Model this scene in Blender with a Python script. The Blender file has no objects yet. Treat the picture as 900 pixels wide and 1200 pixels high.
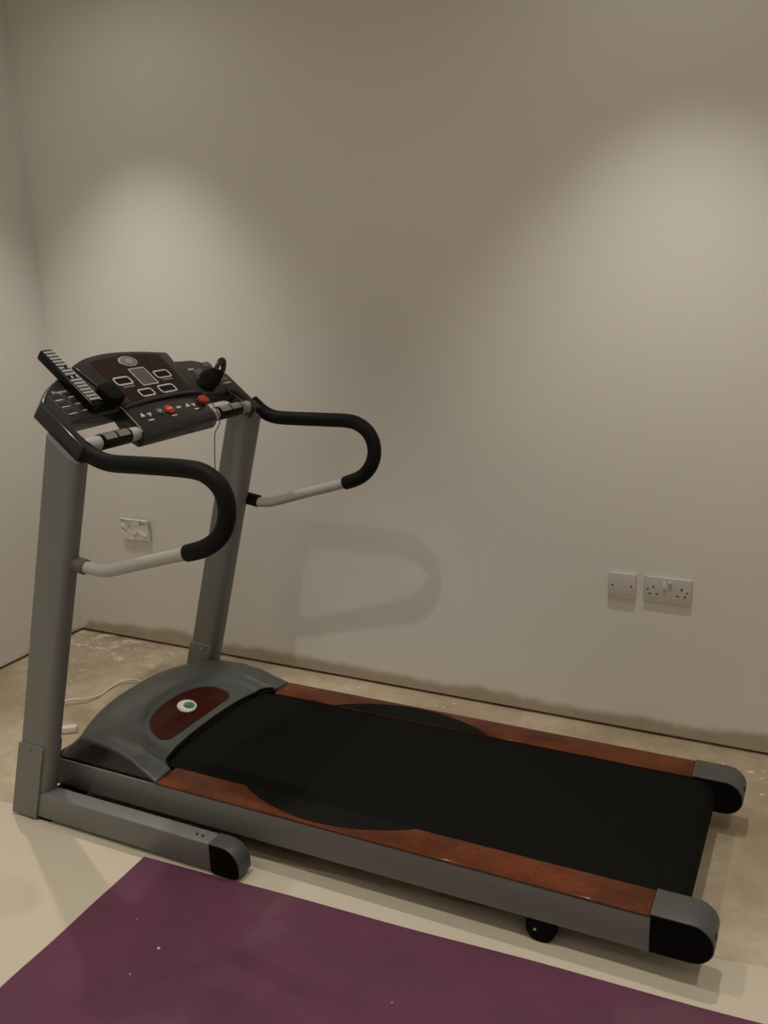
import bpy, bmesh, math, random
from mathutils import Vector, Matrix, noise

random.seed(7)
S = bpy.context.scene
COL = S.collection

# ------------------------------------------------------------------ camera
PITCH, ROLL, YAW = .2546, -.0327, -.4636
cam_d = bpy.data.cameras.new('camera')
cam_d.sensor_fit = 'VERTICAL'
cam_d.sensor_height = 36.0
cam_d.lens = 1068.24 / 1200 * 36.0
cam_d.clip_start = .05
cam = bpy.data.objects.new('camera', cam_d)
COL.objects.link(cam)
fw = Vector((math.sin(YAW) * math.cos(PITCH), math.cos(YAW) * math.cos(PITCH), -math.sin(PITCH)))
rt = Vector((math.cos(YAW), -math.sin(YAW), 0))
up = rt.cross(fw)
r2 = rt * math.cos(ROLL) + up * math.sin(ROLL)
u2 = -rt * math.sin(ROLL) + up * math.cos(ROLL)
cm = Matrix((r2, u2, -fw)).transposed().to_4x4()
cm.translation = Vector((2.959, -2.8398, 1.509))
cam.matrix_world = cm
S.camera = cam

# ------------------------------------------------------------------ world, exposure
W = bpy.data.worlds.new('world')
S.world = W
W.use_nodes = True
W.node_tree.nodes['Background'].inputs[0].default_value = (0, 0, 0, 1)
W.node_tree.nodes['Background'].inputs[1].default_value = 0
S.view_settings.view_transform = 'Standard'
S.view_settings.look = 'None'
S.view_settings.gamma = 1
S.view_settings.use_curve_mapping = False
S.view_settings.exposure = 0.0

CEIL = 2.66
LAMP_COL = (1.0, .95, .865)
# the recessed ceiling lamps and the added fill lamps (each built with its own fitting further down)
# x, y, beam watts, wide flood watts
LAMPS = [(.60, -.57, 49, 3, 'recessed downlight above the corner by the treadmill console'),
         (2.54, -.57, 50, 3, 'recessed downlight above the pair of wall sockets'),
         (1.56, -1.46, 54, 3, 'recessed downlight above the treadmill running belt'),
         (3.65, -1.50, 46, 3, 'added unseen fill downlight above the bare floor beyond the belt end'),  # from here on: unseen lamps added so bounced light fills the room
         (.60, -2.30, 48, 4, 'added unseen fill downlight above the floor beside the left wall'),
         (3.60, -2.75, 76, 4, 'added unseen fill downlight above the floor beside the right wall'),
         (.66, -3.50, 66, 4, 'added unseen fill downlight above the corner opposite the treadmill console'),
         (2.54, -3.50, 66, 4, 'added unseen fill downlight above the floor beyond the purple mat')]


# ------------------------------------------------------------------ materials
def nmat(name):
    m = bpy.data.materials.new(name)
    m.use_nodes = True
    nt = m.node_tree
    return m, nt, nt.nodes['Principled BSDF']


def node(nt, t, **kw):
    n = nt.nodes.new(t)
    for k, v in kw.items():
        if k in n.inputs:
            n.inputs[k].default_value = v
        else:
            setattr(n, k, v)
    return n


def mixc(nt, fac, a, b, mode='MIX'):
    n = nt.nodes.new('ShaderNodeMix')
    n.data_type = 'RGBA'
    n.blend_type = mode
    for sock, val in ((n.inputs[0], fac), (n.inputs[6], a), (n.inputs[7], b)):
        if isinstance(val, bpy.types.NodeSocket):
            nt.links.new(val, sock)
        elif isinstance(val, (int, float)):
            sock.default_value = val
        else:
            sock.default_value = (*val, 1)
    return n.outputs[2]


def math_n(nt, op, a, b=0.0, c=0.0, clamp=False):
    n = nt.nodes.new('ShaderNodeMath')
    n.operation = op
    n.use_clamp = clamp
    for i, val in enumerate((a, b, c)):
        if isinstance(val, bpy.types.NodeSocket):
            nt.links.new(val, n.inputs[i])
        else:
            n.inputs[i].default_value = val
    return n.outputs[0]


def ramp(nt, fac, lo, hi):
    n = nt.nodes.new('ShaderNodeMapRange')
    n.interpolation_type = 'SMOOTHSTEP'
    nt.links.new(fac, n.inputs[0])
    n.inputs[1].default_value = lo
    n.inputs[2].default_value = hi
    return n.outputs[0]


def nz(nt, vec, scale, detail=4, rough=.55):
    n = node(nt, 'ShaderNodeTexNoise', Scale=scale, Detail=detail, Roughness=rough)
    nt.links.new(vec, n.inputs['Vector'])
    return n.outputs[0]


def pos(nt):
    return nt.nodes.new('ShaderNodeNewGeometry').outputs['Position']


def obco(nt):
    return nt.nodes.new('ShaderNodeTexCoord').outputs['Object']


def bump(nt, b, h, strength, dist=.002):
    n = node(nt, 'ShaderNodeBump', Strength=strength, Distance=dist)
    nt.links.new(h, n.inputs['Height'])
    nt.links.new(n.outputs[0], b.inputs['Normal'])


def plain(name, col, rough=.5, metal=0., grain=.06, gscale=60., coat=0., bmp=0., spec=.5):
    m, nt, b = nmat(name)
    p = obco(nt)
    f = nz(nt, p, gscale, 3)
    c = mixc(nt, f, tuple(x * (1 - grain) for x in col), tuple(x * (1 + grain) for x in col))
    nt.links.new(c, b.inputs['Base Color'])
    b.inputs['Roughness'].default_value = rough
    b.inputs['Metallic'].default_value = metal
    b.inputs['Specular IOR Level'].default_value = spec
    b.inputs['Coat Weight'].default_value = coat
    b.inputs['Coat Roughness'].default_value = .06
    if bmp:
        bump(nt, b, nz(nt, p, gscale * 6, 2), bmp, .0008)
    return m


M = {}
M['silver'] = plain('silver_grey_paint', (.188, .190, .185), .5, .2, .04, 40)
M['tube'] = plain('light_grey_tube_paint', (.42, .41, .385), .38, .1, .03, 40)
M['charcoal'] = plain('charcoal_plastic', (.072, .075, .070), .42, 0, .05, 80, bmp=.15)
M['hood'] = plain('dark_grey_hood_plastic', (.064, .070, .065), .40, 0, .05, 60, bmp=.12)
M['console'] = plain('console_dark_plastic', (.023, .0215, .0212), .2, 0, .05, 60, spec=.4)
M['black'] = plain('black_plastic', (.004, .0036, .0034), .45, 0, .1, 60, spec=.14)
M['matt_black'] = plain('matt_black_plastic', (.0045, .004, .0036), .8, 0, .1, 60, spec=.08)
M['foam'] = plain('black_foam_grip', (.0062, .0058, .0054), .6, 0, .15, 120, bmp=.3, spec=.14)
M['belt'] = plain('black_rubber_belt', (.0045, .0048, .0043), .8, 0, .25, 90, bmp=.4, spec=.10)
M['brown'] = plain('brown_grey_sleeve', (.10, .09, .075), .4)
M['white_plastic'] = plain('white_socket_plastic', (.60, .57, .53), .32, 0, .02, 40)
M['hole'] = plain('dark_hole', (.012, .011, .01), .8)
M['white_cable'] = plain('white_cable_rubber', (.72, .68, .58), .45, 0, .03, 40)
M['red'] = plain('red_plastic', (.36, .030, .012), .35)
M['green'] = plain('green_button_plastic', (.035, .105, .065), .4)
M['print'] = plain('pale_grey_print', (.52, .50, .48), .5, 0, .02)
M['dim_print'] = plain('dim_grey_print', (.12, .115, .11), .5, 0, .02)
M['frame_print'] = plain('silver_frame_print', (.42, .40, .40), .4, 0, .02)
M['lcd'] = plain('unlit_lcd_glass', (.085, .085, .065), .2)
M['panel'] = plain('dark_maroon_panel', (.016, .0045, .0038), .25, 0, .1, spec=.3)
M['badge'] = plain('brushed_badge', (.36, .38, .32), .35, .4, .1, 30)
M['badge_green'] = plain('badge_green', (.05, .22, .09), .4)
M['badge_grey'] = plain('badge_grey_green', (.20, .22, .18), .4, .3)
M['badge_white'] = plain('badge_white', (.62, .62, .57), .35)
M['key'] = plain('remote_key_grey', (.33, .32, .31), .45)
M['steel'] = plain('steel_screw', (.55, .53, .5), .3, .9, .03)
M['chrome'] = plain('contact_steel', (.50, .49, .47), .28, .85, .03)
M['cord'] = plain('olive_cord', (.09, .085, .07), .6)
M['gloss_black'] = plain('glossy_black', (.004, .0035, .0035), .25, spec=.18)
M['tip_glass'] = plain('glossy_brown_tip', (.03, .02, .017), .12)
M['fleck'] = plain('plaster_fleck', (.72, .67, .57), .8)
M['lamp_white'] = plain('downlight_white', (.75, .73, .7), .4, 0, .02)


def mat_wood():
    m, nt, b = nmat('burl_wood_lacquer')
    p = obco(nt)
    mp = node(nt, 'ShaderNodeMapping')
    mp.inputs['Scale'].default_value = (1, 1.6, 1)
    nt.links.new(p, mp.inputs[0])
    n1 = nz(nt, mp.outputs[0], 8, 6, .6)
    n2 = nz(nt, mp.outputs[0], 75, 5, .7)
    v = node(nt, 'ShaderNodeTexVoronoi', Scale=34)
    nt.links.new(mp.outputs[0], v.inputs['Vector'])
    c = mixc(nt, ramp(nt, n1, .30, .70), (.068, .0165, .0050), (.165, .042, .0115))
    c = mixc(nt, math_n(nt, 'MULTIPLY', ramp(nt, n2, .45, .66), .6), c, (.070, .015, .0045))
    c = mixc(nt, math_n(nt, 'MULTIPLY', ramp(nt, v.outputs['Distance'], .20, .05), .4), c, (.045, .009, .003))
    nt.links.new(c, b.inputs['Base Color'])
    b.inputs['Roughness'].default_value = .4
    b.inputs['Specular IOR Level'].default_value = .1
    b.inputs['Coat Weight'].default_value = .3
    b.inputs['Coat Roughness'].default_value = .05
    return m


M['wood'] = mat_wood()
M['mahogany'] = plain('dark_red_mahogany_lacquer', (.036, .0058, .0034), .3, 0, .35, 26, coat=.15, spec=.1)
M['grip_pad'] = plain('black_grip_pad', (.0058, .0058, .0052), .75, 0, .2, 90, bmp=.3, spec=.12)


def mat_wall():
    m, nt, b = nmat('painted_plaster_wall')
    p = pos(nt)
    sx = node(nt, 'ShaderNodeSeparateXYZ')
    nt.links.new(p, sx.inputs[0])
    z = sx.outputs['Z']
    big = nz(nt, p, 3.0, 2)
    mid = nz(nt, p, 14, 4, .7)
    edge = math_n(nt, 'ADD', math_n(nt, 'MULTIPLY', big, .085), math_n(nt, 'MULTIPLY', mid, .035))
    edge = math_n(nt, 'ADD', edge, .002)
    edge = math_n(nt, 'MULTIPLY', edge, ramp(nt, math_n(nt, 'ADD', sx.outputs['X'], math_n(nt, 'MULTIPLY', big, .06)), .0, .09))
    d = math_n(nt, 'SUBTRACT', z, edge)
    f = ramp(nt, d, -.022, .014)
    paint = mixc(nt, nz(nt, p, 1.6, 4), (.775, .752, .715), (.805, .784, .748))
    bare = mixc(nt, nz(nt, p, 22, 5), (.40, .33, .235), (.54, .47, .365))
    c = mixc(nt, f, bare, paint)
    nt.links.new(c, b.inputs['Base Color'])
    b.inputs['Roughness'].default_value = .72
    b.inputs['Specular IOR Level'].default_value = .25
    bump(nt, b, nz(nt, p, 70, 5), .10, .002)
    return m


def mat_floor():
    m, nt, b = nmat('bare_concrete_screed')
    p = pos(nt)
    sx = node(nt, 'ShaderNodeSeparateXYZ')
    nt.links.new(p, sx.inputs[0])
    a = nz(nt, p, 2.6, 6, .6)
    f = nz(nt, p, 16, 5, .65)
    fine = nz(nt, p, 110, 3)
    c = mixc(nt, ramp(nt, a, .32, .68), (.37, .290, .185), (.60, .50, .365))
    c = mixc(nt, math_n(nt, 'MULTIPLY', ramp(nt, f, .4, .7), .45), c, (.35, .272, .178))
    c = mixc(nt, math_n(nt, 'MULTIPLY', ramp(nt, fine, .5, .75), .25), c, (.50, .42, .31))
    # dried plaster smears: denser along the walls, where the plasterer worked
    mp = node(nt, 'ShaderNodeMapping')
    mp.inputs['Scale'].default_value = (1.0, 1.9, 1)
    nt.links.new(p, mp.inputs[0])
    w1 = nz(nt, mp.outputs[0], 10, 7, .74)
    nearwall = ramp(nt, sx.outputs['Y'], -.75, -.05)
    nearleft = ramp(nt, sx.outputs['X'], 1.5, .1)
    dens = math_n(nt, 'MAXIMUM', math_n(nt, 'MULTIPLY', nearwall, math_n(nt, 'ADD', math_n(nt, 'MULTIPLY', nearleft, .9), .1)),
                  math_n(nt, 'MULTIPLY', ramp(nt, sx.outputs['X'], .5, .0), .8))
    thr = math_n(nt, 'MULTIPLY_ADD', dens, -.185, .70)
    mk = math_n(nt, 'MULTIPLY', math_n(nt, 'SUBTRACT', w1, thr), 12, clamp=True)
    c = mixc(nt, math_n(nt, 'MULTIPLY', mk, .8), c, (.86, .80, .69))
    nt.links.new(c, b.inputs['Base Color'])
    b.inputs['Roughness'].default_value = .6
    bump(nt, b, f, .12, .003)
    return m


def mat_screed():
    m, nt, b = nmat('cream_smooth_screed')
    p = pos(nt)
    a = nz(nt, p, 3.2, 5)
    c = mixc(nt, a, (.565, .498, .385), (.64, .572, .455))
    c = mixc(nt, math_n(nt, 'MULTIPLY', ramp(nt, nz(nt, p, 13, 4), .58, .75), .25), c, (.44, .37, .27))
    nt.links.new(c, b.inputs['Base Color'])
    b.inputs['Roughness'].default_value = .5
    return m


def mat_yoga():
    m, nt, b = nmat('purple_foam_mat')
    p = pos(nt)
    a = nz(nt, p, 5, 5, .6)
    c = mixc(nt, ramp(nt, a, .3, .7), (.096, .020, .054), (.122, .028, .067))
    d = ramp(nt, nz(nt, p, 3.1, 4, .6), .56, .72)
    c = mixc(nt, math_n(nt, 'MULTIPLY', d, .16), c, (.22, .13, .14))
    nt.links.new(c, b.inputs['Base Color'])
    b.inputs['Roughness'].default_value = .68
    bump(nt, b, nz(nt, p, 420, 2), .35, .0008)
    return m


def mat_plastic_film():
    m, nt, b = nmat('clear_film_wrap')
    p = obco(nt)
    f = ramp(nt, nz(nt, p, 55, 4, .7), .52, .64)
    c = mixc(nt, f, (.80, .77, .72), (.42, .39, .34))
    nt.links.new(c, b.inputs['Base Color'])
    b.inputs['Roughness'].default_value = .25
    bump(nt, b, nz(nt, p, 38, 4), .8, .004)
    return m


M['wall'] = mat_wall()
M['floor'] = mat_floor()
M['screed'] = mat_screed()
M['yoga'] = mat_yoga()
M['film'] = mat_plastic_film()
M['ceiling'] = plain('ceiling_paint', (.80, .78, .74), .8, 0, .02, 3)


def mat_emit():
    m, nt, b = nmat('lit_lamp_lens')
    b.inputs['Emission Color'].default_value = (*LAMP_COL, 1)
    b.inputs['Emission Strength'].default_value = 6
    return m


M['lens'] = mat_emit()


# ------------------------------------------------------------------ helpers
def obj(name, bm, mat, parent=None, smooth=True, sharp=35):
    bmesh.ops.recalc_face_normals(bm, faces=bm.faces)
    me = bpy.data.meshes.new(name)
    bm.to_mesh(me)
    bm.free()
    me.materials.append(M[mat])
    if smooth:
        me.shade_smooth()
        me.set_sharp_from_angle(angle=math.radians(sharp))
    o = bpy.data.objects.new(name, me)
    COL.objects.link(o)
    if parent:
        o.parent = parent
        if parent.matrix_parent_inverse is not None:
            o.matrix_parent_inverse = WORLD[parent.name].inverted() if parent.name in WORLD else Matrix()
    return o


WORLD = {}


def thing(name, loc, label, cat, group=None):
    o = bpy.data.objects.new(name, None)
    o.empty_display_size = .05
    COL.objects.link(o)
    o.location = loc
    WORLD[o.name] = Matrix.Translation(loc)
    tag(o, label, cat, group)
    return o


def tag(o, label, cat, group=None):
    o['label'] = label
    o['category'] = cat
    if group:
        o['group'] = group
    return o


def struct(o):
    o['kind'] = 'structure'
    return o


def bev(bm, w, seg=2, ang=30):
    es = [e for e in bm.edges if len(e.link_faces) == 2 and e.calc_face_angle(0) > math.radians(ang)]
    if es and w > 0:
        bmesh.ops.bevel(bm, geom=es, offset=w, segments=seg, profile=.5, affect='EDGES', clamp_overlap=True)
    return bm


def box(a, b, w=0., seg=2, bm=None):
    t = bmesh.new()
    vs = [t.verts.new((x, y, z)) for x in (a[0], b[0]) for y in (a[1], b[1]) for z in (a[2], b[2])]
    for f in ((0, 1, 3, 2), (4, 6, 7, 5), (0, 4, 5, 1), (2, 3, 7, 6), (0, 2, 6, 4), (1, 5, 7, 3)):
        t.faces.new([vs[i] for i in f])
    bmesh.ops.recalc_face_normals(t, faces=t.faces)
    bev(t, w, seg)
    return join(bm, t)


def join(bm, t):
    if bm is None:
        return t
    me = bpy.data.meshes.new('tmp')
    t.to_mesh(me)
    t.free()
    bm.from_mesh(me)
    bpy.data.meshes.remove(me)
    return bm


def prism(pts, fn, a, b, w=0., seg=2, bm=None, ang=30):
    """polygon pts (2-tuples) extruded from a to b; fn(p, q, k) gives the world point"""
    t = bmesh.new()
    v0 = [t.verts.new(fn(p[0], p[1], a)) for p in pts]
    v1 = [t.verts.new(fn(p[0], p[1], b)) for p in pts]
    n = len(pts)
    t.faces.new(v0)
    t.faces.new(v1)
    for i in range(n):
        t.faces.new((v0[i], v0[(i + 1) % n], v1[(i + 1) % n], v1[i]))
    bmesh.ops.recalc_face_normals(t, faces=t.faces)
    bev(t, w, seg, ang)
    return join(bm, t)


def XZ(p, q, k):
    return Vector((p, k, q))


def XY(p, q, k):
    return Vector((p, q, k))


def smooth_path(pts, sub=10):
    P = [Vector(p) for p in pts]
    out = []
    for i in range(len(P) - 1):
        p0 = P[i - 1] if i else P[i] * 2 - P[i + 1]
        p1, p2 = P[i], P[i + 1]
        p3 = P[i + 2] if i + 2 < len(P) else P[i + 1] * 2 - P[i]
        for k in range(sub):
            t = k / sub
            out.append(.5 * ((2 * p1) + (p2 - p0) * t + (2 * p0 - 5 * p1 + 4 * p2 - p3) * t * t + (3 * p1 - p0 - 3 * p2 + p3) * t ** 3))
    out.append(P[-1])
    return out


def round_path(pts, rad, seg=8):
    """polyline with filleted corners; rad = one radius per inner corner"""
    P = [Vector(p) for p in pts]
    out = [P[0]]
    for i in range(1, len(P) - 1):
        a, b, c = P[i - 1], P[i], P[i + 1]
        d1, d2 = (a - b).normalized(), (c - b).normalized()
        ang = d1.angle(d2)
        r = rad[i - 1]
        t = min(r / math.tan(ang / 2), (a - b).length * .49, (c - b).length * .49)
        r = t * math.tan(ang / 2)
        cen = b + (d1 + d2).normalized() * (r / math.sin(ang / 2))
        s, e = b + d1 * t - cen, b + d2 * t - cen
        tot = s.angle(e)
        ax = s.cross(e).normalized()
        for k in range(seg + 1):
            out.append(cen + Matrix.Rotation(tot * k / seg, 3, ax) @ s)
    out.append(P[-1])
    return out


def tube(path, r, n=16, bm=None, cap=True):
    t = bmesh.new()
    P = [Vector(p) for p in path]
    rs = r if isinstance(r, (list, tuple)) else [r] * len(P)
    tan = []
    for i in range(len(P)):
        tan.append((P[min(i + 1, len(P) - 1)] - P[max(i - 1, 0)]).normalized())
    ref = Vector((0, 0, 1)) if abs(tan[0].z) < .9 else Vector((0, 1, 0))
    nrm = (ref - tan[0] * ref.dot(tan[0])).normalized()
    rings = []
    for i, p in enumerate(P):
        nrm = (nrm - tan[i] * nrm.dot(tan[i])).normalized()
        bi = tan[i].cross(nrm)
        rings.append([t.verts.new(p + (nrm * math.cos(2 * math.pi * k / n) + bi * math.sin(2 * math.pi * k / n)) * rs[i]) for k in range(n)])
    for a, b in zip(rings, rings[1:]):
        for k in range(n):
            t.faces.new((a[k], a[(k + 1) % n], b[(k + 1) % n], b[k]))
    if cap:
        t.faces.new(rings[0])
        t.faces.new(rings[-1])
    return join(bm, t)


def ball(c, r, bm=None, seg=16):
    t = bmesh.new()
    bmesh.ops.create_uvsphere(t, u_segments=seg, v_segments=seg // 2, radius=1)
    for v in t.verts:
        v.co = Vector((v.co.x * r[0], v.co.y * r[1], v.co.z * r[2])) + Vector(c)
    return join(bm, t)


def cyl(a, b, r, n=20, w=0., bm=None):
    t = tube([a, b], r, n)
    bmesh.ops.recalc_face_normals(t, faces=t.faces)
    bev(t, w, 2, 50)
    return join(bm, t)


def arc(cx, cz, r, a0, a1, n, rz=None):
    rz = r if rz is None else rz
    return [(cx + r * math.cos(math.radians(a0 + (a1 - a0) * i / n)), cz + rz * math.sin(math.radians(a0 + (a1 - a0) * i / n))) for i in range(n + 1)]


def rrect(x0, y0, x1, y1, r, n=4):
    if not isinstance(r, (list, tuple)):
        r = [r] * 4                      # corners: x1y1, x0y1, x0y0, x1y0
    return (arc(x1 - r[0], y1 - r[0], r[0], 0, 90, n) + arc(x0 + r[1], y1 - r[1], r[1], 90, 180, n)
            + arc(x0 + r[2], y0 + r[2], r[2], 180, 270, n) + arc(x1 - r[3], y0 + r[3], r[3], 270, 360, n))


# ------------------------------------------------------------------ the room
RX, RY = 4.3, -4.2
floor = struct(obj('floor', box((-.15, RY - .1, -.12), (RX + .1, .15, 0)), 'floor'))
GAP = .011
struct(obj('wall_back', box((-.1, 0, GAP), (RX + .1, .1, CEIL)), 'wall'))
struct(obj('wall_left', box((-.1, RY - .1, GAP), (0, 0, CEIL)), 'wall'))
struct(obj('wall_right', box((RX, RY, 0), (RX + .1, 0, CEIL)), 'wall'))
struct(obj('wall_front', box((0, RY - .1, 0), (RX + .1, RY, CEIL)), 'wall'))
struct(obj('ceiling', box((-.1, RY - .1, CEIL), (RX + .1, .1, CEIL + .1)), 'ceiling'))

# smooth cream screed: its edge runs under the treadmill, slightly ragged
edge = []
for i in range(101):
    x = -.0 + RX * i / 100
    y = -1.215 + .0935 * (x - .3)
    if x > 2.7:
        y += (noise.noise(Vector((x * 9, .3, 0))) * .014 + noise.noise(Vector((x * 31, 1.3, 0))) * .006) * min(1, (x - 2.7) * 6)
    edge.append((x, y))
pts = [(0, RY)] + edge + [(RX, RY)]
obj('screed_patch', prism(pts, XY, -.001, .0015), 'screed', floor)

# ------------------------------------------------------------------ treadmill
T0 = Vector((1.8, -.744, 0))
tm = thing('treadmill', T0, 'grey treadmill with burl wood foot rails and black running belt', 'treadmill')
YC = -.744
HW = .35
ZD = .154
XJ, XE = 1.345, 2.695          # hood joint, end-cap joint
XR = 2.831


def both(fn):
    for s in (-1, 1):
        fn(s)


def side(s):
    o = YC + s * HW
    # hollow steel side rail
    obj('side_rail', box((.955, min(o, o - s * .034), .060), (XE + .01, max(o, o - s * .034), .1475), .003), 'silver', tm)
    # lacquered burl foot rail with rounded long edges
    i = YC + s * (HW - .090)
    obj('foot_rail', box((XJ, min(o + s * .001, i), .1475), (XE, max(o + s * .001, i), ZD + .001), .0045, 3), 'wood', tm)
    # black grip pad: a shallow circular segment along the belt side of the rail
    seg = [(1.585, i + s * .0006)] + [(1.585 + .52 * k / 24, i + s * (.0006 + .079 * math.sin(math.pi * k / 24) ** .8)) for k in range(1, 24)] + [(2.105, i + s * .0006)]
    obj('grip_pad', prism(seg, XY, ZD, ZD + .0019), 'grip_pad', tm)
    # rear end cap: stadium-shaped band with a black side plate
    prof = [(XE, .0610), (XE, .1590)] + [(x, z) for x, z in arc(XR - .050, .110, .050, 90, -90, 14, .049)]
    yi = YC + s * (HW - .092)
    cap = obj('end_cap', prism(prof, XZ, o + s * .001, yi, .0025, 2), 'charcoal', tm)
    k = [(XE + .002, .0635), (XE + .002, .1560)] + [(x, z) for x, z in arc(XR - .050, .110, .0468, 90, -90, 14, .046)]
    obj('side_plate', prism(k, XZ, o + s * .0018, o - s * .001), 'matt_black', cap)
    obj('side_plate', prism(k, XZ, yi - s * .0008, yi + s * .001), 'matt_black', cap)
    ym = YC + s * (HW - (.030 if s < 0 else .045))
    obj('screw_slot', box((XR - .006, ym - .009, .114), (XR + .0006, ym + .009, .126), .002), 'hole', cap)


both(side)

# running deck, rollers, belt
obj('running_deck', box((.99, YC - .305, .112), (2.66, YC + .305, .136), .002), 'black', tm)
BW = .2585
prof = []
rx, rz0, rr = 2.716, .1045, .0455
top = rz0 + rr
outer = [(1.218, top)] + [(1.218 + (rx - 1.218) * i / 8, top) for i in range(1, 9)] + arc(rx, rz0, rr, 90, -90, 14)[1:] + [(1.218, rz0 - rr)]
inner = [(1.218, rz0 - rr + .003)] + arc(rx, rz0, rr - .003, -90, 90, 14) + [(1.218, top - .003)]
obj('running_belt', prism(outer + inner, XZ, YC - BW, YC + BW), 'belt', tm)
obj('rear_roller', cyl((rx, YC - .30, rz0), (rx, YC + .30, rz0), rr - .0035, 24), 'black', tm)


def foot(s):
    y0 = YC + s * (HW - .002)
    y1 = YC + s * (HW - .034)
    f = obj('rear_foot', cyl((2.452, y0, .0365), (2.452, y1, .0365), .0365, 28, .004), 'matt_black', tm)
    obj('foot_bracket', box((2.428, min(y0, y1) + .004, .045), (2.480, max(y0, y1) - .004, .063), .002), 'black', f)
    obj('foot_screw', cyl((2.440, y0 + s * .002, .034), (2.440, y0 - s * .002, .034), .0032, 10), 'steel', f)


both(foot)

# motor base plate under the hood
obj('motor_base', prism([(.960, YC - .344), (XJ, YC - .346), (XJ, YC - .285), (1.215, YC - .272), (1.215, YC + .272), (XJ, YC + .285), (XJ, YC + .346), (.960, YC + .344)], XY, .07, .157, .003), 'black', tm)


# motor hood ------------------------------------------------
def lerp_tab(tab, x):
    for (x0, y0), (x1, y1) in zip(tab, tab[1:]):
        if x <= x1:
            f = (x - x0) / (x1 - x0)
            f = f * f * (3 - 2 * f) * .35 + f * .65
            return y0 + (y1 - y0) * f
    return tab[-1][1]


H_TAB = [(0, .268), (.05, .290), (.12, .306), (.30, .318), (.60, .328), (.85, .340), (1, .349)]
ZC_TAB = [(0, .196), (.1, .205), (.3, .210), (.5, .209), (.7, .197), (.88, .172), (1, .1575)]
ZM_TAB = [(0, .232), (.15, .236), (.4, .226), (.65, .203), (.85, .185), (1, .174)]


def hood_xyz(t, s):
    a = abs(t)
    xf = .978 + .022 * a ** 3
    q = min(1, a / .80)
    xr = XJ - (.070 - .018 * q ** 2) * (1 - q ** 7) ** .5 if a < .80 else XJ
    x = xf + (xr - xf) * s
    sx_ = (x - xf) / (XJ - xf) if a > .80 else s
    y = YC + lerp_tab(H_TAB, s) * t
    zc, zm = lerp_tab(ZC_TAB, s), lerp_tab(ZM_TAB, s)
    z = zc + (zm - zc) * (1 - a ** 2.4)
    # dished half-moon around the insert
    dx, dy = (1.262 - x) / .172, (y - YC) / .245
    d = math.sqrt(max(0, dx) ** 2 + dy ** 2)
    k = max(0, min(1, (1 - d) / .10))
    k = k * k * (3 - 2 * k)
    z -= .006 * k
    return Vector((x, y, z))


NT, NS = 96, 40
bm = bmesh.new()
G = []
for i in range(NT + 1):
    t = -1 + 2 * i / NT
    G.append([bm.verts.new(hood_xyz(t, j / NS)) for j in range(NS + 1)])
for i in range(NT):
    for j in range(NS):
        bm.faces.new((G[i][j], G[i + 1][j], G[i + 1][j + 1], G[i][j + 1]))
fs = [G[0][j] for j in range(NS, 0, -1)] + [G[i][0] for i in range(NT + 1)] + [G[NT][j] for j in range(1, NS + 1)]
rear = [G[i][NS].co.copy() for i in range(NT + 1)]
fs_co = [v.co.copy() for v in fs]
rim = fs + [G[i][NS] for i in range(NT - 1, 0, -1)]
low = [bm.verts.new((v.co.x, v.co.y, v.co.z - .010 if k < len(fs) else .1515)) for k, v in enumerate(rim)]
n = len(rim)
rim_e = []
for k in range(n):
    bm.faces.new((rim[k], rim[(k + 1) % n], low[(k + 1) % n], low[k]))
bmesh.ops.recalc_face_normals(bm, faces=bm.faces)
for k in range(n):
    rim_e.append(bm.edges.get((rim[k], rim[(k + 1) % n])))
bmesh.ops.bevel(bm, geom=rim_e, offset=.004, segments=3, profile=.5, affect='EDGES', clamp_overlap=True)
hood = obj('motor_hood', bm, 'hood', tm, sharp=50)
# dark skirt spreading from the hood's rim down to the base plate
bm = bmesh.new()
ua, ub = [], []
for p in fs_co:
    ty = (p.y - YC) / .349
    side_f = max(0, min(1, (abs(p.y - YC) - .235) / .05))
    fx = max(0, min(1, (p.x - .978) / .08))
    by = YC + math.copysign(min(.344, abs(p.y - YC) + (.344 - abs(p.y - YC)) * side_f), p.y - YC)
    bx = .957 + (p.x - .957) * fx if p.x > .98 else .957
    ua.append(bm.verts.new((p.x, p.y - math.copysign(.003, p.y - YC), p.z - .006)))
    ub.append(bm.verts.new((bx, by, .156)))
for k in range(len(ua) - 1):
    bm.faces.new((ua[k], ua[k + 1], ub[k + 1], ub[k]))
obj('hood_skirt', bm, 'console', tm, sharp=60)
lipp = [Vector((p.x, p.y, p.z - .004)) for p in rear if abs(p.y - YC) < .2795]
obj('belt_slot_lip', tube(lipp, .0055, 10), 'matt_black', hood)


def hood_z(x, y):
    t = (y - YC) / .345
    lo, hi = 0., 1.
    for _ in range(30):
        m = (lo + hi) / 2
        if hood_xyz(t, m).x < x:
            lo = m
        else:
            hi = m
    p = hood_xyz(t, (lo + hi) / 2)
    return p.z


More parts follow.
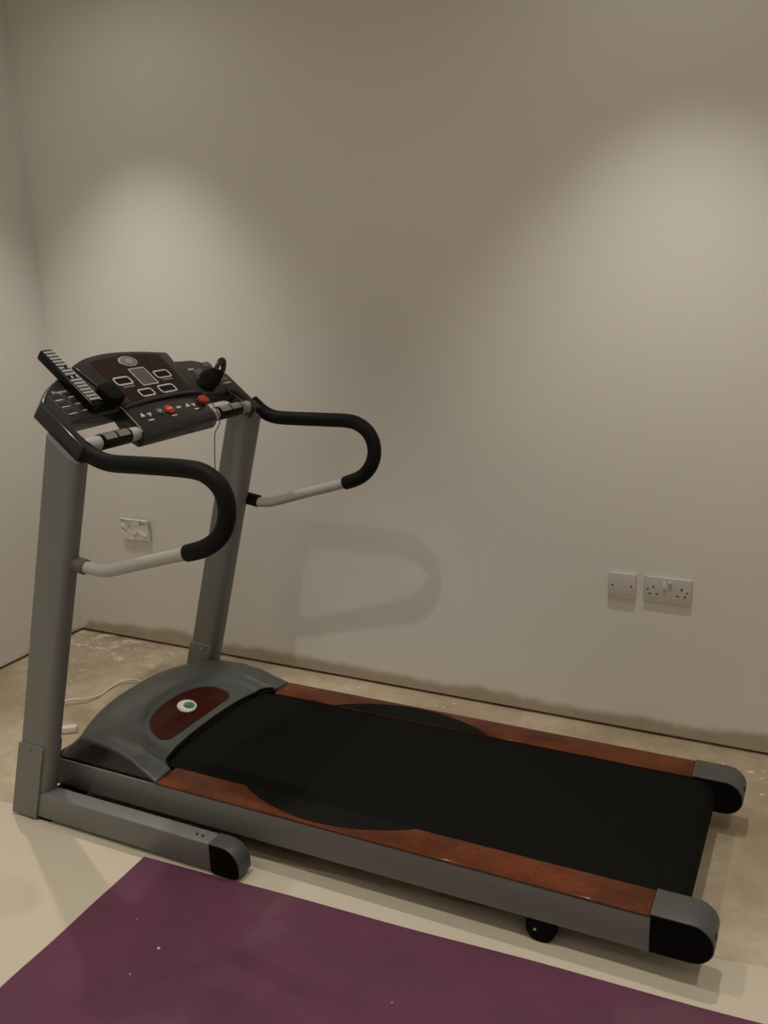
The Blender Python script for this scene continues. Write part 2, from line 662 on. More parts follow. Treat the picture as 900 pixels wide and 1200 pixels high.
# half-moon burl insert lying in the dish
bm = bmesh.new()
yc, xs = -.757, 1.250
NA, NR = 36, 8
cols = []
for i in range(NA + 1):
    th = math.pi * i / NA
    yy = yc + .172 * math.cos(th) * (1 if True else 0)
    depth = .122 * math.sin(th) ** .62
    yy = yc + .172 * math.copysign(abs(math.cos(th)) ** .9, math.cos(th))
    x1 = xs - .020 * abs(math.cos(th)) ** 14
    x2 = min(x1, xs - depth) if depth > .002 else x1
    cols.append([bm.verts.new((x1 + (x2 - x1) * j / NR, yy, hood_z(x1 + (x2 - x1) * j / NR, yy) + .0022)) for j in range(NR + 1)])
for a, b in zip(cols, cols[1:]):
    for j in range(NR):
        bm.faces.new((a[j], b[j], b[j + 1], a[j + 1]))
bmesh.ops.remove_doubles(bm, verts=bm.verts, dist=.0004)
r = bmesh.ops.extrude_face_region(bm, geom=bm.faces[:])
for v in r['geom']:
    if isinstance(v, bmesh.types.BMVert):
        v.co.z -= .004
obj('wood_insert', bm, 'mahogany', hood)


def hood_disc(cx, cy, ru, rv, h0, h1, n=28):
    z = hood_z(cx, cy)
    sl = (hood_z(cx + .02, cy) - hood_z(cx - .02, cy)) / .04
    bm = bmesh.new()
    a = [Vector((cx + ru * math.cos(2 * math.pi * k / n), cy + rv * math.sin(2 * math.pi * k / n), z + ru * math.cos(2 * math.pi * k / n) * sl)) for k in range(n)]
    v0 = [bm.verts.new(p + Vector((0, 0, h0))) for p in a]
    v1 = [bm.verts.new(p + Vector((0, 0, h1))) for p in a]
    bm.faces.new(v0)
    bm.faces.new(v1)
    for k in range(n):
        bm.faces.new((v0[k], v0[(k + 1) % n], v1[(k + 1) % n], v1[k]))
    return bm


EX, EY = 1.186, -.745
obj('emblem', hood_disc(EX, EY, .0275, .034, .002, .0052), 'badge_white', hood)
bm = hood_disc(EX + .004, EY + .006, .0165, .019, .0052, .0057)
obj('emblem_mark', bm, 'badge_green', hood)
bm = None
for dx, dy, a, b in ((0, 0, .013, .0022), (0, .004, .0022, .014), (.006, .008, .0022, .009), (-.006, -.001, .002, .007)):
    z = hood_z(EX + dx, EY + dy)
    bm = box((EX + dx - a, EY + dy - b, z + .0035), (EX + dx + a, EY + dy + b, z + .0078), bm=bm)
obj('emblem_lines', bm, 'badge_grey', hood)
bm = None
for k in range(14):
    a = 2 * math.pi * k / 14
    x, y = EX + .0232 * math.cos(a), EY + .0288 * math.sin(a)
    z = hood_z(x, y)
    bm = box((x - .0012, y - .0012, z + .003), (x + .0014, y + .0014, z + .0070), bm=bm)
obj('emblem_lettering', bm, 'badge_grey', hood)

# base legs, uprights -----------------------------------------------------
LEAN = .275
KN = Vector((.643, 0, .766))
KW = Vector((.766, 0, -.643))
KD = 1.697


def K(u, w, h=0.):
    return KN * (KD + h) + KW * w + Vector((0, u, 0))


SIDES = {-1: dict(out=-1.196, inn=-1.131, leg_in=-1.145, rail=-1.158, dx=0.),
         1: dict(out=-.345, inn=-.410, leg_in=-.396, rail=-.352, dx=0.)}


def front(s):
    d = SIDES[s]
    o, i, li = d['out'], d['inn'], d['leg_in']
    lo, hi = min(o, li), max(o, li)
    leg = obj('base_leg', box((.955, lo, .012), (1.597, hi, .093), .006, 3), 'silver', tm)
    pr = [(1.595, .010), (1.595, .0935), (1.632, .0935)] + arc(1.632, .042, .056, 85, 0, 10, .0515)[0:] + [(1.688, .024)] + arc(1.650, .024, .038, -5, -60, 4, .022) + [(1.655, .004), (1.61, .004)]
    wc = obj('wheel_cover', prism(pr, XZ, lo - .001, hi + .001, .002, 2), 'charcoal', leg)
    pr2 = [(1.597, .012), (1.597, .0905), (1.632, .0905)] + arc(1.632, .042, .0535, 85, 0, 10, .049) + [(1.6855, .024)] + arc(1.650, .024, .0355, -5, -60, 4, .020) + [(1.655, .006), (1.61, .006)]
    obj('cover_side', prism(pr2, XZ, o + s * .0018, o - s * .001), 'matt_black', leg)
    obj('transport_wheel', cyl((1.650, lo + .004, .0255), (1.650, hi - .004, .0255), .0255, 20, .002), 'black', leg)
    obj('axle', cyl((1.648, o + s * .003, .034), (1.648, o, .034), .006, 12), 'black', leg)
    for x in (1.543, 1.562):
        obj('bolt', cyl((x, (lo + hi) / 2 - .004, .0915), (x, (lo + hi) / 2 - .004, .0945), .0042, 10), 'hole', leg)
    obj('rubber_foot', box((.965, lo + .006, .0), (1.02, hi - .006, .0125), .003), 'matt_black', leg)
    # upright: wide oval-sided column leaning towards the runner, cut off by the console plane
    y0, y1 = min(o, i), max(o, i)
    prof = rrect(-.055, y0, .055, y1, [.030, .012, .012, .030], 6)
    bm = bmesh.new()
    bot, topv = [], []
    for px, py in prof:
        bot.append(bm.verts.new((.935 + px + LEAN * .03, py, .03)))
        z = (KD - .046 - KN.x * (.935 + px)) / (KN.x * LEAN + KN.z)
        topv.append(bm.verts.new((.935 + px + LEAN * z, py, z)))
    bm.faces.new(bot)
    bm.faces.new(topv)
    m = len(prof)
    for k in range(m):
        bm.faces.new((bot[k], bot[(k + 1) % m], topv[(k + 1) % m], topv[k]))
    upr = obj('upright', bm, 'silver', tm, sharp=40)
    # bracket plates clamp the column's foot on both faces
    for yy, sg in ((y0, -1), (y1, 1)):
        pl = [(.878, .008), (.974, .008)] + [(.974 + LEAN * .236, .236), (.972 + LEAN * .246, .244), (.960 + LEAN * .250, .249), (.880 + LEAN * .250, .250)]
        bk = obj('foot_bracket', prism(pl, XZ, yy + sg * .0055, yy - sg * .002, .0012, 1), 'silver', upr)
        obj('bracket_screw', cyl((.932 + LEAN * .232, yy + sg * .0075, .234), (.932 + LEAN * .232, yy, .234), .0038, 10), 'steel' if s > 0 else 'brown', upr)
    if s < 0:
        obj('cover_screw', cyl((1.172, (y0 + y1) / 2, 1.085), (1.185, (y0 + y1) / 2, 1.082), .004, 8), 'black', upr)

    # handrail: bent tube, foam grip, clamp sleeve
    yr = d['rail']
    if s < 0:
        core = [(1.150, .808), (1.195, .801), (1.245, .7955), (1.295, .792), (1.335, .798), (1.44, .8295), (1.574, .868), (1.638, .890), (1.684, .924), (1.706, .968), (1.708, 1.010),
                (1.694, 1.043), (1.666, 1.066), (1.630, 1.078), (1.56, 1.081), (1.45, 1.080), (1.375, 1.0795), (1.335, 1.086), (1.300, 1.100), (1.262, 1.124)]
    else:
        core = [(1.140, .793), (1.180, .787), (1.230, .7815), (1.270, .781), (1.310, .788), (1.43, .825), (1.560, .863), (1.630, .889), (1.668, .921), (1.687, .963), (1.686, 1.004),
                (1.669, 1.037), (1.638, 1.060), (1.600, 1.0695), (1.53, 1.0705), (1.42, 1.070), (1.350, 1.0705), (1.310, 1.077), (1.280, 1.092), (1.245, 1.120)]
    path = smooth_path([(x, yr, z) for x, z in core], 6)
    hr = obj('handrail', tube(path, .0165, 18), 'tube', tm)
    cut = next(k for k, p in enumerate(path) if p.x > 1.592)
    a, b = path[cut - 1], path[cut]
    f = (1.577 - a.x) / (b.x - a.x)
    start = a + (b - a) * f
    d0 = (b - a).normalized()
    gp = [start, start + d0 * .0015, start + d0 * .004] + path[cut:]
    rad = [.0188, .0208, .0219] + [.0222] * (len(path) - cut)
    obj('foam_grip', tube(gp, rad, 20), 'foam', hr)
    e = path[0]
    d1 = (path[1] - path[0]).normalized()
    q = Vector((1.245, yr, .7955 if s < 0 else .7825))
    obj('sleeve', tube([q - d1 * .052, q - d1 * .050, q - d1 * .002, q], [.0195, .0212, .0212, .0195], 18), 'brown' if s < 0 else 'black', hr)
    obj('stub', tube([q - d1 * .075, q - d1 * .05], .0168, 16), 'tube', hr)


both(front)

# cross tube joining the two legs beneath the motor
obj('cross_tube', box((.975, SIDES[-1]['leg_in'], .022), (1.035, SIDES[1]['leg_in'], .066), .004), 'black', tm)

# console ------------------------------------------------------------------
UC = -.792


def KP(p, q, k):
    return K(p, q, k)


def catmull2(pts, sub=6):
    return [(p.x, p.y) for p in smooth_path([(a, b, 0) for a, b in pts], sub)]


near_rear = catmull2([(-1.182, .117), (-1.155, .094), (-1.12, .070), (-1.056, .040), (-.985, .016)], 2)
far_rear = catmull2([(-.588, .040), (-.545, .045), (-.504, .047), (-.470, .060), (-.436, .085), (-.402, .132)], 2)
slot_n = [(-1.150, .284), (-1.150, .215)] + [(-1.150 + .022 * (1 - math.cos(math.radians(a))), .215 - .022 * math.sin(math.radians(a))) for a in (45, 90)] + [(-.945, .188)]
slot_f = [(-.632, .200), (-.470, .200)] + [(-.470 + .035 * math.sin(math.radians(a)), .235 - .035 * math.cos(math.radians(a))) for a in (30, 60, 90)] + [(-.435, .291)]
outl = near_rear + far_rear + [(-.402, .291)] + slot_f[::-1] + slot_n[::-1] + [(-1.182, .283)]
con = obj('console', prism(outl, KP, -.050, 0., .008, 4, ang=50), 'console', tm)

# raised display module
mod = catmull2([(-.955, .178), (-.967, .10), (-.984, .012)], 3)[:-1] + catmull2([(-.984, .012), (-.923, -.008), (-.847, -.018), (-.782, -.0175), (-.70, -.010), (-.636, .001), (-.590, .009)], 4) + [(-.588, .020), (-.592, .040), (-.620, .135), (-.634, .180)]
obj('display_module', prism(mod, KP, -.045, .008, .004, 3, ang=50), 'console', con)
pan = [(-.915, .178), (-.919, .014)] + catmull2([(-.917, .010), (-.868, .003), (-.79, -.001), (-.71, .003), (-.633, .015)], 4) + [(-.640, .174), (-.700, .170), (-.78, .169), (-.85, .173)]
panel = obj('display_panel', prism(pan, KP, .007, .0095, .001, 1, ang=50), 'panel', con)


def ring(u, w, hu, hw, th, r, h0=.0093, h1=.0103):
    bm = bmesh.new()
    o = rrect(u - hu, w - hw, u + hu, w + hw, r)
    i = rrect(u - hu + th, w - hw + th, u + hu - th, w + hw - th, max(.0005, r - th))
    vo = [bm.verts.new(K(a, b, h1)) for a, b in o]
    vi = [bm.verts.new(K(a, b, h1)) for a, b in i]
    lo = [bm.verts.new(K(a, b, h0)) for a, b in o]
    li = [bm.verts.new(K(a, b, h0)) for a, b in i]
    n = len(o)
    for k in range(n):
        m = (k + 1) % n
        bm.faces.new((vo[k], vo[m], vi[m], vi[k]))
        bm.faces.new((vo[k], vo[m], lo[m], lo[k]))
        bm.faces.new((vi[k], vi[m], li[m], li[k]))
    return bm


obj('lcd_screen', prism(rrect(-.809, .059, -.746, .125, .002), KP, .009, .0098), 'lcd', con)
obj('screen_frame', ring(-.7775, .092, .034, .036, .0035, .004), 'frame_print', con)
for u, w, hu, hw in ((-.868, .097, .033, .0165), (-.697, .095, .033, .0165), (-.824, .153, .030, .0155), (-.733, .152, .035, .0165)):
    obj('readout_frame', ring(u, w, hu, hw, .0052, .011), 'frame_print', con)
    obj('readout_window', prism(rrect(u - hu + .005, w - hw + .005, u + hu - .005, w + hw - .005, .005), KP, .009, .0097), 'gloss_black', con)
for u, w in ((-.866, .1205), (-.695, .1185)):
    obj('readout_caption', prism(rrect(u - .022, w - .003, u + .024, w + .003, .001), KP, .009, .0099), 'dim_print', con)


def ell(u, w, ru, rw, h0, h1, n=32):
    return prism([(u + ru * math.cos(2 * math.pi * k / n), w + rw * math.sin(2 * math.pi * k / n)) for k in range(n)], KP, h0, h1, .0008, 1, ang=50)


obj('badge', ell(-.781, .027, .036, .0215, .008, .0115), 'badge', con)
obj('badge_rim', ell(-.781, .027, .031, .0175, .0112, .0123), 'badge_grey', con)
obj('badge_mark', ell(-.779, .028, .014, .010, .012, .0130), 'badge', con)

# control block with rounded front, buttons on it
cb = [(.176, -.045), (.176, .001), (.190, .004), (.262, .002)] + [(.262 + .032 * math.sin(math.radians(a)), -.030 + .032 * math.cos(math.radians(a))) for a in range(10, 131, 15)] + [(.262, -.056), (.21, -.052)]


def KB(p, q, k):
    return K(k, p, q)


obj('control_block', prism(cb, KB, -.955, -.628, .003, 2, ang=40), 'console', con)
brow = [K(-.950, .1885, .004), K(-.90, .184, .0065), K(-.84, .180, .0075), K(-.78, .179, .0075), K(-.71, .180, .0075), K(-.645, .184, .0065), K(-.605, .190, .002)]
obj('brow_lip', tube(smooth_path(brow, 6), .006, 12), 'console', con)
obj('block_edge', tube([K(-.9555, .180, .003), K(-.9555, .19, .0045), K(-.9555, .262, .0025), K(-.9555, .275, -.002)], .0016, 8), 'chrome', con)
HB = .0032
tri = lambda u, w, s, d: [(u - s, w + d * s * .7), (u + s, w + d * s * .7), (u, w - d * s)]
for u, w, d in ((-.911, .226, 1), (-.714, .226, 1), (-.883, .228, -1), (-.688, .229, -1)):
    obj('arrow_button', prism(tri(u, w, .0085, d), KP, HB - .003, HB + .003, .001, 1), 'print', con)
obj('start_button', prism(rrect(-.852, .215, -.827, .236, .006), KP, HB - .003, HB + .005, .0015, 2, ang=50), 'green', con)
oc = [(-.798 + .019 * math.cos(math.radians(22.5 + 45 * k)), .226 + .0165 * math.sin(math.radians(22.5 + 45 * k))) for k in range(8)]
obj('stop_button', prism(oc, KP, HB - .003, HB + .006, .002, 2), 'red', con)
obj('start_caption', prism(rrect(-.845, .223, -.834, .227, .001), KP, HB + .0045, HB + .0055), 'print', con)
obj('stop_caption', prism(rrect(-.807, .223, -.790, .227, .001), KP, HB + .0055, HB + .0065), 'print', con)
obj('mode_button', prism(rrect(-.762, .221, -.745, .229, .002), KP, HB - .003, HB + .002, .001, 1), 'print', con)
for u, w, l in ((-.893, .247, .011), (-.797, .249, .010), (-.689, .244, .009)):
    obj('button_caption', prism(rrect(u - l, w - .002, u + l, w + .002, .0008), KP, -.002, HB + .0008), 'print', con)

# program keypad on the near wing: six keys with captions
kp = [(-1.120, .109), (-1.072, .105), (-1.119, .134), (-1.070, .131), (-1.117, .160), (-1.068, .157)]
for u, w in kp:
    obj('program_key', ring(u, w, .0205, .0105, .0011, .002, -.0005, .0009), 'dim_print', con)
    obj('key_caption', prism(rrect(u - .012, w + .0075, u + .013, w + .0098, .0006), KP, -.0005, .0012), 'print', con)
tc = bpy.data.curves.new('keypad_heading', 'FONT')
tc.body = 'Program'
tc.size = .014
tc.align_x = 'CENTER'
tc.extrude = .0002
to = bpy.data.objects.new('heading_curve', tc)
COL.objects.link(to)
bpy.context.view_layer.update()
tme = bpy.data.meshes.new_from_object(to.evaluated_get(bpy.context.evaluated_depsgraph_get()))
bpy.data.objects.remove(to)
bm = bmesh.new()
bm.from_mesh(tme)
# letters read from the runner's side: text runs along +y, its top towards the back edge
for v in bm.verts:
    v.co = K(-1.095 + v.co.x, .0945 - v.co.y, .0004 + v.co.z)
obj('keypad_heading', bm, 'print', con, smooth=False)

# far wing keys
for u, w in ((-.548, .088), (-.5355, .124)):
    obj('key_caption', prism(rrect(u - .013, w - .0028, u + .013, w + .0028, .0006), KP, -.0005, .0012), 'print', con)
for u, w, hu, hw in ((-.523, .104, .022, .012), (-.525, .138, .022, .008), (-.455, .078, .018, .010), (-.447, .140, .018, .017)):
    obj('key_pad', prism(rrect(u - hu, w - hw, u + hu, w + hw, .003), KP, -.0005, .0010), 'dim_print', con)
obj('key_caption', prism(rrect(-.470, .1655, -.430, .1705, .0006), KP, -.0005, .0012), 'print', con)

# pulse bar between the wings
PB = .262
bar = obj('pulse_bar', cyl(K(-1.165, PB, -.020), K(-.415, PB, -.020), .0185, 24), 'tube', tm)
for u0, u1 in ((-1.100, -.990), (-.600, -.478)):
    obj('sensor_sleeve', cyl(K(u0, PB, -.020), K(u1, PB, -.020), .0212, 24, .002), 'black', bar)
    mid = (u0 + u1) / 2
    for a0, a1 in ((u0 + .010, mid - .004), (mid + .004, u1 - .010)):
        bm = bmesh.new()
        rows = []
        for k in range(7):
            th = math.radians(60 + 60 * k / 6)
            rows.append([bm.verts.new(K(uu, PB, -.020) + (KN * math.sin(th) - KW * math.cos(th) * -1) * .0222) for uu in (a0, a1)])
        for p, q in zip(rows, rows[1:]):
            bm.faces.new((p[0], p[1], q[1], q[0]))
        r = bmesh.ops.extrude_face_region(bm, geom=bm.faces[:])
        for v in r['geom']:
            if isinstance(v, bmesh.types.BMVert):
                v.co -= KN * .002
        obj('contact_plate', bm, 'chrome', bar)

# ------------------------------------------------------------------ things on the console
# safety key
base = K(-.640, .224, .003)
sk = thing('safety_key', base, 'small red safety key on a thin cord in the treadmill console', 'safety key')
kp_ = prism(rrect(-.657, .208, -.623, .238, .013), KP, .003, .018, .004, 3, ang=50)
obj('key_head', kp_, 'red', sk)
cp = [K(-.630, .232, .016), K(-.625, .255, .012), K(-.626, .280, .005), K(-.628, .2995, -.010), K(-.628, .305, -.035), Vector((1.292, -.628, 1.06)), Vector((1.283, -.624, 1.0)), Vector((1.276, -.620, .945)), Vector((1.276, -.619, .938))]
obj('cord', tube(smooth_path(cp, 6), .0016, 8), 'cord', sk)

# remote control lying along the slope of the near wing
rb = K(-1.043, .08, 0)
rc = thing('remote_control', rb, 'long black remote control with grey keys lying on the console', 'remote control')
RU0, RU1, RW0, RW1, RH = -1.068, -1.022, -.040, .178, .028
bodyp = rrect(RU0, RW0, RU1, RW1, .010, 5)
obj('body', prism(bodyp, KP, .0012, RH, .005, 3, ang=50), 'gloss_black', rc)
bm = None
for r in range(16):
    w = RW0 + .014 + r * .0122
    for c_ in range(4):
        if (r, c_) in ((5, 2), (8, 0), (8, 2)):
            continue
        u = RU0 + .0095 + c_ * .0092
        bm = prism(rrect(u - .0034, w - .0042, u + .0034, w + .0042, .0015, 2), KP, RH - .001, RH + .0016, bm=bm)
obj('keypad', bm, 'key', rc)
obj('infrared_window', prism(rrect(RU0 + .010, RW0 - .0008, RU1 - .010, RW0 + .006, .001), KP, .010, .020), 'black', rc)
obj('battery_door_edge', prism(rrect(RU1 - .0065, RW0 + .09, RU1 - .003, RW1 - .012, .001), KP, RH - .001, RH + .0012), 'dim_print', rc)

# small rounded black case leaning against the lower end of the remote
pc = K(-.985, .160, 0)
case = thing('black_case', pc, 'small rounded black case tucked beside the lower end of the remote', 'case')
cp2 = [(-1.018, .136), (-1.012, .180)] + catmull2([(-1.005, .186), (-.975, .187), (-.958, .183)], 3) + [(-.955, .150), (-.962, .128), (-.985, .120), (-1.008, .125)]
obj('shell', prism(cp2, KP, .0092, .046, .010, 3, ang=40), 'matt_black', case)
obj('base_pad', prism([(-1.016, .14), (-1.012, .182), (-.958, .182), (-.958, .135)], KP, .0086, .0115), 'foam', case)

# black folded pouch with glossy loop on the far wing
pp = K(-.52, .15, 0)
pouch = thing('black_pouch', pp, 'crumpled black pouch with a glossy loop standing on the console wing', 'pouch')
bm = bmesh.new()
bmesh.ops.create_icosphere(bm, subdivisions=4, radius=1)
for v in bm.verts:
    c = v.co.copy()
    n_ = noise.noise(c * 1.6 + Vector((3, 1, 7))) * .16 + noise.noise(c * 4 + Vector((9, 2, 1))) * .05
    c *= 1 + n_
    h = max(0, c.z * .5 + .5)
    g_ = (c.x + 1) / 2
    u, w, h = c.x * .050, c.y * .032, h * (.012 + .036 * g_)
    v.co = K(-.532 + u + h * .3, .150 + w - u * .25, .0012 + h)
obj('pouch_body', bm, 'matt_black', pouch)
lp = smooth_path([K(-.502, .140, .030), K(-.486, .128, .043), K(-.464, .118, .051), K(-.452, .122, .046), K(-.456, .136, .030), K(-.470, .150, .014)], 7)
obj('glossy_loop', tube(lp, [.011 - .005 * abs(2 * k / (len(lp) - 1) - 1) for k in range(len(lp))], 12), 'tip_glass', pouch)
cd = smooth_path([K(-.470, .178, .006), K(-.468, .194, .0035), K(-.470, .206, -.004), K(-.4725, .235, .0025), K(-.474, .262, .0055), K(-.475, .284, -.0035), K(-.475, .290, -.030)], 6)
obj('cord', tube(cd, .0014, 8), 'cord', pouch)

# ------------------------------------------------------------------ sockets on the back wall
sp = thing('blank_plate', (2.395, -.006, .512), 'square white blank wall plate with two screws beside the double socket', 'wall plate')
obj('plate', box((2.3515, -.0125, .469), (2.4375, 0, .555), .0025, 3), 'white_plastic', sp)
for x in (2.3645, 2.4245):
    obj('screw', cyl((x, -.0132, .5135), (x, -.012, .5135), .0032, 12), 'hole', sp)

ds = thing('double_socket', (2.536, -.006, .512), 'white double wall socket with two switches beside the blank plate', 'socket')
X0, Z0 = 2.4635, .4695
obj('plate', box((X0, -.0100, Z0), (X0 + .146, 0, Z0 + .086), .0025, 3), 'white_plastic', ds)
for cx in (X0 + .030, X0 + .116):
    obj('earth_slot', box((cx - .0022, -.0104, Z0 + .047), (cx + .0022, -.009, Z0 + .0555)), 'hole', ds)
    for dx in (-.0111, .0111):
        obj('pin_slot', box((cx + dx - .0034, -.0104, Z0 + .0265), (cx + dx + .0034, -.009, Z0 + .031)), 'hole', ds)
for cx in (X0 + .0125, X0 + .1335):
    obj('screw', cyl((cx, -.0106, Z0 + .043), (cx, -.009, Z0 + .043), .003, 12), 'hole', ds)
for k, cx in enumerate((X0 + .064, X0 + .081)):
    z = Z0 + .062
    prf = [(-.009, z - .0115), (-.0165 if k == 0 else -.0125, z - .0105), (-.0125 if k == 0 else -.0165, z + .0105), (-.009, z + .0115)]
    obj('switch_rocker', prism(prf, lambda p, q, j: Vector((j, p, q)), cx - .0055, cx + .0055, .001, 1), 'white_plastic', ds)

cs = thing('covered_socket', (.379, -.006, .508), 'white wall socket wrapped in creased clear film behind the treadmill', 'socket')
CX0, CZ0 = .306, .466
obj('plate', box((CX0, -.011, CZ0), (CX0 + .146, 0, CZ0 + .086), .0025, 3), 'white_plastic', cs)
for cx in (CX0 + .030, CX0 + .116):
    obj('earth_slot', box((cx - .003, -.0112, CZ0 + .047), (cx + .003, -.010, CZ0 + .0565)), 'hole', cs)
# film: creased skin over the plate, a little larger than it, with loose corners
bm = bmesh.new()
NX, NZ = 44, 28
g = []
for i in range(NX + 1):
    row = []
    for j in range(NZ + 1):
        a, b = i / NX, j / NZ
        x, z = CX0 - .003 + a * .152, CZ0 - .003 + b * .092
        ed = min(a, 1 - a) * .152
        ez = min(b, 1 - b) * .092
        q = noise.noise(Vector((x * 42, z * 42, 1))) * .5 + abs(noise.noise(Vector((x * 26 + z * 20, z * 30, 4)))) * .9
        y = -.0120 - .0068 * max(0, q) - .0012
        y -= .006 * max(0, 1 - ed / .012) * (1 if a > .5 else .4) + .006 * max(0, 1 - ez / .010) * (1 if b > .5 else .3)
        if i in (0, NX) or j in (0, NZ):
            y = -.0105
        row.append(bm.verts.new((x + noise.noise(Vector((z * 60, 0, 2))) * .003, y, z + noise.noise(Vector((x * 50, 3, 0))) * .003)))
    g.append(row)
for i in range(NX):
    for j in range(NZ):
        bm.faces.new((g[i][j], g[i + 1][j], g[i + 1][j + 1], g[i][j + 1]))
r = bmesh.ops.extrude_face_region(bm, geom=bm.faces[:])
for v in r['geom']:
    if isinstance(v, bmesh.types.BMVert):
        v.co.y += .0006
obj('film_wrap', bm, 'film', cs, sharp=25)

# ------------------------------------------------------------------ yoga mat
ex = Vector((.99890, .0468, 0)).normalized()
ey = Vector((ex.y, -ex.x, 0))
P0 = Vector((1.387, -1.213, 0))
ML, MWD = 1.83, .72
bm = bmesh.new()
NX, NY = 80, 30
topg = []
for i in range(NX + 1):
    row = []
    for j in range(NY + 1):
        a, b = i / NX, j / NY
        p = P0 + ex * (a * ML) + ey * (b * MWD)
        wob = noise.noise(Vector((p.y * 5, 2, 0))) * .006 * (1 - a) ** 6
        p += ex * wob + ey * (noise.noise(Vector((p.x * 3, 7, 0))) * .003 * (1 - b) ** 4)
        lift = max(0, noise.noise(Vector((p.x * 2.3, p.y * 2.3, 5)))) * .0035
        row.append(bm.verts.new((p.x, p.y, .0062 + lift)))
    topg.append(row)
for i in range(NX):
    for j in range(NY):
        bm.faces.new((topg[i][j], topg[i + 1][j], topg[i + 1][j + 1], topg[i][j + 1]))
rim = [topg[i][0] for i in range(NX + 1)] + [topg[NX][j] for j in range(1, NY + 1)] + [topg[i][NY] for i in range(NX - 1, -1, -1)] + [topg[0][j] for j in range(NY - 1, 0, -1)]
lo = [bm.verts.new((v.co.x, v.co.y, .0016)) for v in rim]
for k in range(len(rim)):
    m = (k + 1) % len(rim)
    bm.faces.new((rim[k], rim[m], lo[m], lo[k]))
bm.faces.new(lo)
mat_o = tag(obj('yoga_mat', bm, 'yoga', sharp=50), 'purple exercise mat laid flat along the near side of the treadmill', 'mat')

# ------------------------------------------------------------------ power cable
pw = thing('power_cable', (.66, -.75, 0), 'white power cable with plug lying on the concrete behind the upright', 'cable')
path = [(.640, -.772, .014), (.60, -.805, .010), (.555, -.81, .0045), (.50, -.765, .0045), (.462, -.695, .0045), (.478, -.625, .012), (.515, -.590, .022), (.553, -.555, .016), (.560, -.49, .0045),
        (.552, -.42, .006), (.570, -.375, .012), (.62, -.35, .014), (.70, -.37, .0045), (.80, -.48, .0045), (.88, -.60, .012), (.955, -.66, .09)]
obj('lead', tube(smooth_path(path, 8), .0042, 10), 'white_cable', pw)
bmp = box((-.026, -.013, 0), (.026, .013, .024), .005, 3)
pl = obj('plug', bmp, 'white_cable', pw)
pl.matrix_parent_inverse = Matrix()
pl.location = (.005, -.003, .001)
pl.rotation_euler = (0, 0, math.radians(35))
nk = obj('strain_relief', tube([Vector((-.045, 0, .012)), Vector((-.024, 0, .012))], [.0055, .0085], 12), 'white_cable', pw)
nk.matrix_parent_inverse = Matrix()
nk.location = (.005, -.003, .001)
nk.rotation_euler = (0, 0, math.radians(35))

# ------------------------------------------------------------------ plaster flecks on the concrete (too small to count)
bm = None
fl = [(2.745, -.103, .006), (2.824, -.125, .0125), (2.859, -.105, .005), (2.858, -.149, .0065), (2.867, -.241, .0075), (2.615, -.123, .006), (2.561, -.116, .0045), (2.358, -.131, .005),
      (1.376, -.056, .006), (1.766, -.079, .006), (1.794, -.082, .006), (1.818, -.043, .006), (1.435, -.056, .007), (1.40, -.075, .006), (1.47, -.06, .005), (2.786, -.626, .003), (2.792, -.797, .004), (2.80, -.81, .003), (2.834, -.489, .003)]
rng = random.Random(3)
for k in range(60):
    fl.append((rng.uniform(.05, 2.9), -rng.random() ** 1.5 * .35 - .03, rng.uniform(.0015, .004)))
for k in range(45):
    fl.append((rng.uniform(.03, .8), rng.uniform(-.7, -.05), rng.uniform(.002, .007)))
for x, y, r in fl:
    n = rng.randint(5, 8)
    ph = rng.random() * 6.28
    st = rng.uniform(.45, .9)
    ps = []
    for k in range(n):
        a = 2 * math.pi * k / n
        q = r * rng.uniform(.7, 1.15)
        dx, dy = q * math.cos(a), q * st * math.sin(a)
        ps.append((x + dx * math.cos(ph) - dy * math.sin(ph), y + dx * math.sin(ph) + dy * math.cos(ph)))
    bm = prism(ps, XY, 0.0, .0006 + r * .12, bm=bm)
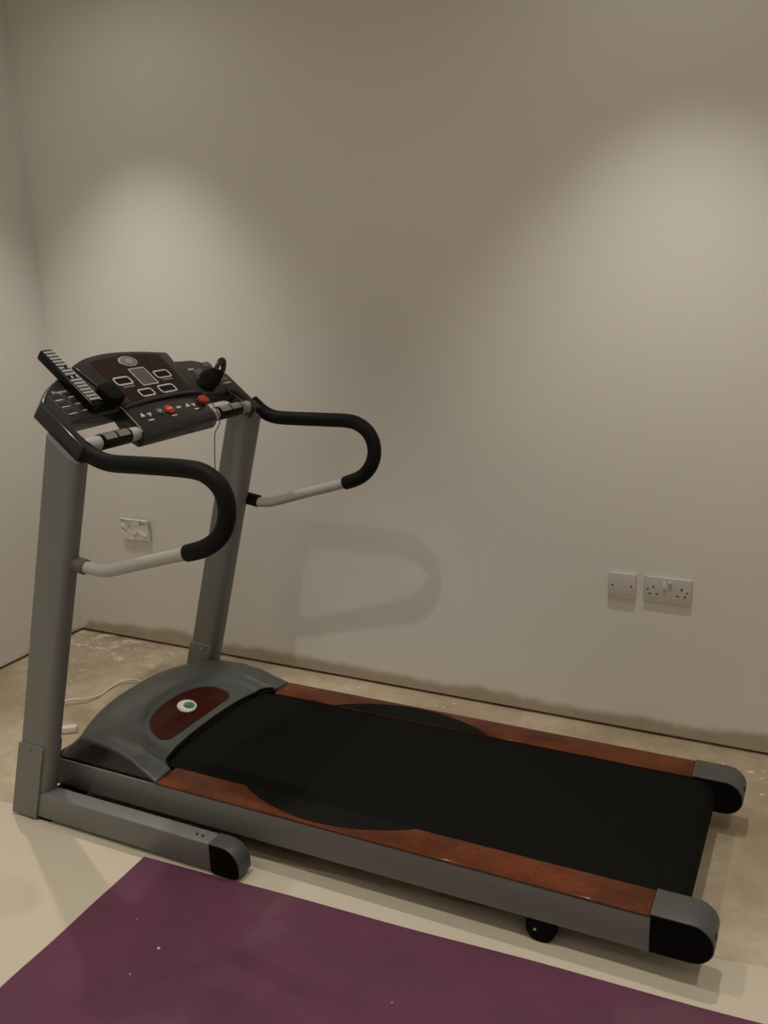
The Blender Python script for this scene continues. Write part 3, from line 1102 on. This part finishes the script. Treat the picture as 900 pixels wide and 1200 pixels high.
o = tag(obj('plaster_flecks', bm, 'fleck', smooth=False), 'pale dried plaster flecks scattered on the concrete floor', 'plaster')
o['kind'] = 'stuff'
bm = None
for x, y, r in ((1.655, -1.478, .0042), (1.648, -1.568, .0022), (2.22, -1.40, .002), (1.54, -1.42, .0014)):
    zt = .0062 + max(0, noise.noise(Vector((x * 2.3, y * 2.3, 5)))) * .0035
    bm = prism([(x + r * rng.uniform(.7, 1.1) * math.cos(a), y + r * .8 * math.sin(a)) for a in (0, 1, 2.1, 3.2, 4.2, 5.2)], XY, zt, zt + r * .5, bm=bm)
o = tag(obj('lint_specks', bm, 'fleck', smooth=False), 'tiny pale specks lying on the purple exercise mat', 'specks')
o['kind'] = 'stuff'

# ------------------------------------------------------------------ ceiling lamps, including the added fill lamps
for x, y, wt, wide, lab in LAMPS:
    L = thing('downlight', (x, y, CEIL), lab, 'ceiling light', 'recessed ceiling downlights')
    bm = bmesh.new()
    prof = [(.046, CEIL - .001), (.046, CEIL - .004), (.043, CEIL - .006), (.034, CEIL - .006), (.032, CEIL - .003), (.032, CEIL - .001)]
    rings = [[bm.verts.new((x + r * math.cos(2 * math.pi * k / 32), y + r * math.sin(2 * math.pi * k / 32), z)) for k in range(32)] for r, z in prof]
    rings.append(rings[0])
    for a, b in zip(rings, rings[1:]):
        for k in range(32):
            bm.faces.new((a[k], a[(k + 1) % 32], b[(k + 1) % 32], b[k]))
    obj('bezel', bm, 'lamp_white', L)
    obj('lens', cyl((x, y, CEIL - .0028), (x, y, CEIL - .0005), .0315, 28), 'lens', L)
    for nm, ang, bl, pw_ in (('beam', 82, .80, wt), ('flood', 168, .6, wide)):
        ld = bpy.data.lights.new('lamp_' + nm, 'SPOT')
        ld.energy = pw_
        ld.color = LAMP_COL
        ld.spot_size = math.radians(ang)
        ld.spot_blend = bl
        ld.shadow_soft_size = .022
        lo_ = bpy.data.objects.new('lamp_' + nm, ld)
        COL.objects.link(lo_)
        lo_.parent = L
        lo_.location = (0, 0, -.012)
